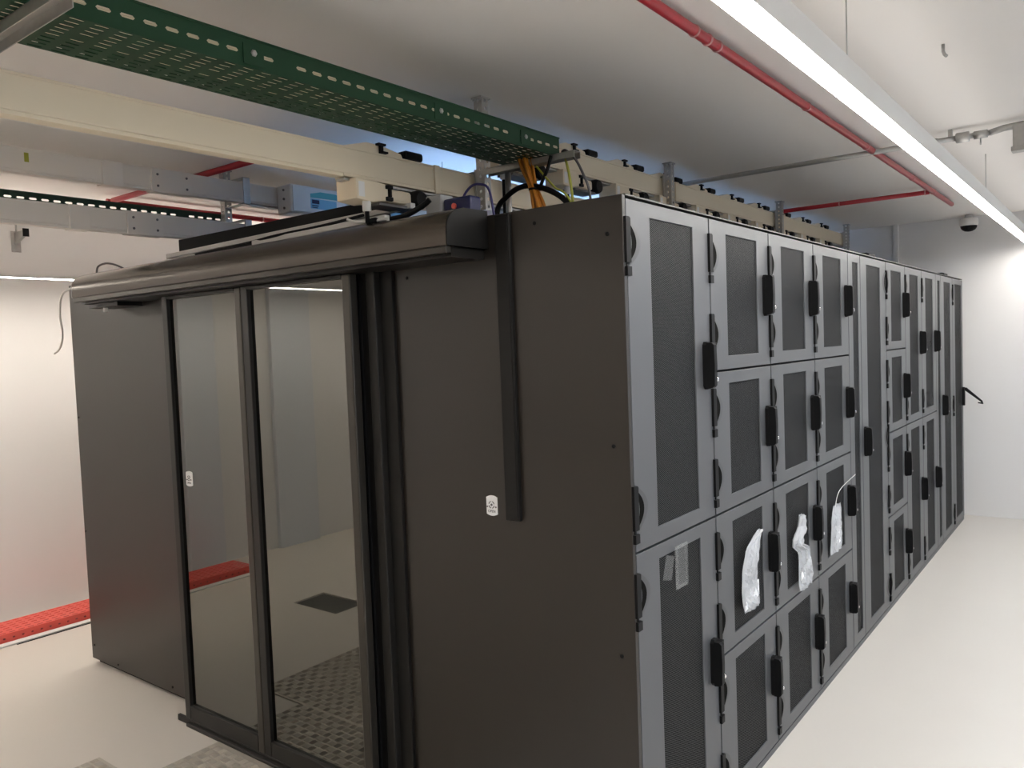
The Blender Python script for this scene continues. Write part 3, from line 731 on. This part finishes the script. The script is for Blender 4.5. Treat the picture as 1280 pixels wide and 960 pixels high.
luminaire(2.45, -3.2, 6.1, 2.475, .068, .075, E_far, 'unseen cool light added over the far right side of the room', (-2.5, .6, 3.5), up=E_up)  # out-of-view lamp added to tint the cabinet doors blue
luminaire(-2.0, -5.4, -2.7, 2.475, .068, .075, E_entry, 'unseen light added over the floor in front of the enclosure', (-5, -3.5), up=E_up2)  # out-of-view lamp added to lift the left floor and ceiling
luminaire(-1.80, .9, 5.9, 2.24, .06, .05, E_aisle, 'cool light hung inside the enclosed aisle', (1.2, 4.5), up=E_aisle)

# ================================================================== pipes, conduits and fittings
def pipe(name, pts, r_, m, label, cat, clips=(), elbow=None):
    t = thing(name, pts[0], label, cat)
    bm = NB(); tube(bm, pts, r_, 12); obj('tube', bm, m, t)
    for p, ax in clips:
        bm = NB(); lathe(bm, [(r_+.001, -.005), (r_+.003, -.004), (r_+.003, .004), (r_+.001, .005)], p, ax, 14); obj('clip', bm, M_pinkclip if m is M_red else m, t)
    return t
zp = 2.748
pipe('red_pipe', [(.090, -5.5, zp), (.090, 5.09, zp)], .017, M_red, 'long red pipe under the ceiling beside the bright linear light', 'pipe', [((.09, y, zp), 'y') for y in (-1.1, .32, .42, .5, 1.45, 2.45, 3.6, 4.31)])
pipe('red_pipe', [(.068, 4.31, zp), (-2.2, 4.31, zp)], .016, M_red, 'red branch pipe crossing the ceiling near the back wall', 'pipe', [((-.55, 4.31, zp), 'x'), ((.04, 4.31, zp), 'x')])
pipe('red_pipe', [(-2.05, .345, zp), (-3.75, .345, zp)], .017, M_red, 'red pipe crossing the ceiling at left behind the pale busbar', 'pipe', [((-3.05, .345, zp), 'x')])
pipe('red_pipe', [(-3.80, .33, zp), (-3.80, 6.0, zp)], .017, M_red, 'red pipe running back above the left row past the blue post', 'pipe', [((-3.80, 1.45, zp), 'y')])
zc = 2.742
t = pipe('conduit', [(-1.25, 2.61, zc), (.64, 2.59, zc)], .014, M_zinc, 'grey steel conduit crossing the ceiling under the red pipe', 'conduit', [((.40, 2.593, zc), 'x')])
part('saddle', t, M_zinc, (.455, .475, 2.58, 2.60, zc+.012, ZC))
t = thing('wall_socket_drop', (.70, 2.59, ZC), 'grey junction fitting with short drop at the right end of the conduit', 'junction fitting')
bm = NB(); lathe(bm, [(.024, -.03), (.026, -.026), (.026, .026), (.024, .03)], (.52, 2.592, zc), 'x', 14); lathe(bm, [(.020, -.03), (.020, .03)], (.60, 2.592, zc), 'x', 14); obj('coupling', bm, M_zinc, t)
bm = NB(); tube(bm, [(.64, 2.59, zc), (.70, 2.59, zc+.012), (.78, 2.59, zc+.016), (1.2, 2.585, zc+.014)], .016, 12); obj('feed_pipe', bm, M_zinc, t)
part('drop_box', t, M_zinc, (.74, .795, 2.56, 2.62, 2.645, 2.758), bevel=.004)
part('drop_cap', t, M_zinc, (.733, .802, 2.553, 2.627, 2.628, 2.65), bevel=.003)
bm = NB(); tube(bm, [(.60, 2.59, zc), (.60, 2.59, 2.69)], .004, 8); obj('stub', bm, M_zinc, t)
bm = NB(); tube(bm, [(.66, 1.17, ZC), (.66, 1.17, 2.765), (.665, 1.165, 2.752), (.672, 1.16, 2.744)], .006, 8)
tag(obj('ceiling_hook', bm, M_zinc, at=(.66, 1.17, ZC)), 'small bare metal stub sticking out of the ceiling at upper right', 'hook')
t = thing('dome_camera', (.05, 6.22, ZC), 'small white dome camera under the ceiling by the back wall', 'camera')
bm = NB(); lathe(bm, [(.075, .10), (.078, .06), (.075, .045), (.070, .035)], (.05, 6.25, 2.655), 'z', 24); lathe(bm, [(.03, .10), (.03, .14)], (.05, 6.25, 2.655), 'z', 16); obj('base', bm, M_white, t)
bm = NB(); lathe(bm, [(.068, .036), (.066, .020), (.052, .0), (.030, -.012), (.005, -.016)], (.05, 6.25, 2.655), 'z', 24); obj('dome', bm, M_black, t)
t = thing('wall_bracket', (X0, .25, 2.6), 'grey steel cantilever bracket on the left wall below the pale busbar', 'bracket')
part('wall_plate', t, M_zinc, (X0, X0+.006, .215, .275, 2.545, 2.69), bevel=.001)
bm = NB(); prism(bm, [(X0+.006, 2.68), (X0+.17, 2.68), (X0+.17, 2.645), (X0+.006, 2.60)], 'y', .235, .255); obj('arm', bm, M_zinc, t, bevel=.001)
part('end_plug', t, M_black, (X0+.17, X0+.178, .225, .265, 2.635, 2.69), bevel=.002)
bm = NB(); tube(bm, [(X0+.02, .245, 2.68), (X0+.02, .245, ZC)], .006, 8); obj('threaded_rod', bm, M_zinc, t)

# ================================================================== floor things
t = thing('red_cable_tray', (-4.58, 2.2, 0), 'red perforated floor tray along the left wall', 'cable tray')
xa, xb, ya, yb, zt = -4.73, -4.445, -1.85, 5.9, .062
n = int((yb-ya)/.055)
bm = NB(); U = Vector((0,1,0)); V = Vector((1,0,0))
slotted(bm, (xa, ya, zt), U, V, n, 6, .055, (xb-xa)/6, .038, .012, .35)
obj('tray_lid', bm, M_redtray, t, solid=.0015)
bm = NB(); slotted(bm, (xb, ya, .003), U, (0,0,1), n, 1, .055, zt-.003, .016, .010, .4); slotted(bm, (xa, ya, .003), U, (0,0,1), n, 1, .055, zt-.003, .016, .010, .4)
obj('tray_side', bm, M_redtray, t, solid=.0015)
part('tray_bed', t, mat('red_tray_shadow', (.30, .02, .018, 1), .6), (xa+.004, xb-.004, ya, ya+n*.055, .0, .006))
bm = NB(); tube(bm, [(-4.58, -1.2, .08), (-4.52, -1.15, .10), (-4.50, -1.05, .09), (-4.47, -1.0, .075)], .008, 8, smooth=True)
tag(obj('cable', bm, M_white, at=(-4.5, -1.1, .07)), 'short white cable end lying on the red floor tray', 'cable')

def tread(x0, x1, y0, y1, label, zt=.006):
    r = thing('tread_plate', ((x0+x1)/2, (y0+y1)/2, 0), label, 'tread plate', 'aluminium tread plates at the doors')
    part('sheet', r, M_plate, (x0, x1, y0, y1, 0, zt), bevel=.001)
    bm = NB(); c = .040; i = 0
    ny, nx = int((y1-y0)/c), int((x1-x0)/c)
    for a in range(nx):
        for b in range(ny):
            cx, cy = x0 + (a+.5)*c, y0 + (b+.5)*c; L = .0165; wd = .0023
            for k in range(5):
                o = (k-2)*.0066; l2 = L*(1 - .06*abs(k-2))
                lo = [(-l2, o-wd), (l2, o-wd), (l2, o+wd), (-l2, o+wd)]; hi = [(-l2*.86, o-wd*.4), (l2*.86, o-wd*.4), (l2*.86, o+wd*.4), (-l2*.86, o+wd*.4)]
                if (a+b) % 2: lo = [(q, -p) for p, q in lo]; hi = [(q, -p) for p, q in hi]
                A = [bm.verts.new((cx+p, cy+q, zt)) for p, q in lo]; Bq = [bm.verts.new((cx+p, cy+q, zt+.0030)) for p, q in hi]
                bm.faces.new(Bq)
                for m_ in range(4): bm.faces.new((A[m_], A[(m_+1) % 4], Bq[(m_+1) % 4], Bq[m_]))
    o = obj('tread_pattern', bm, M_plate, r); o['kind'] = 'stuff'
    return r
tread(-2.12, -1.00, -.52, -.137, 'tread plate with raised bars directly before the glass doors')
tread(-2.45, -.90, -1.85, -.52, 'larger tread plate in front, its far corner showing at lower left')
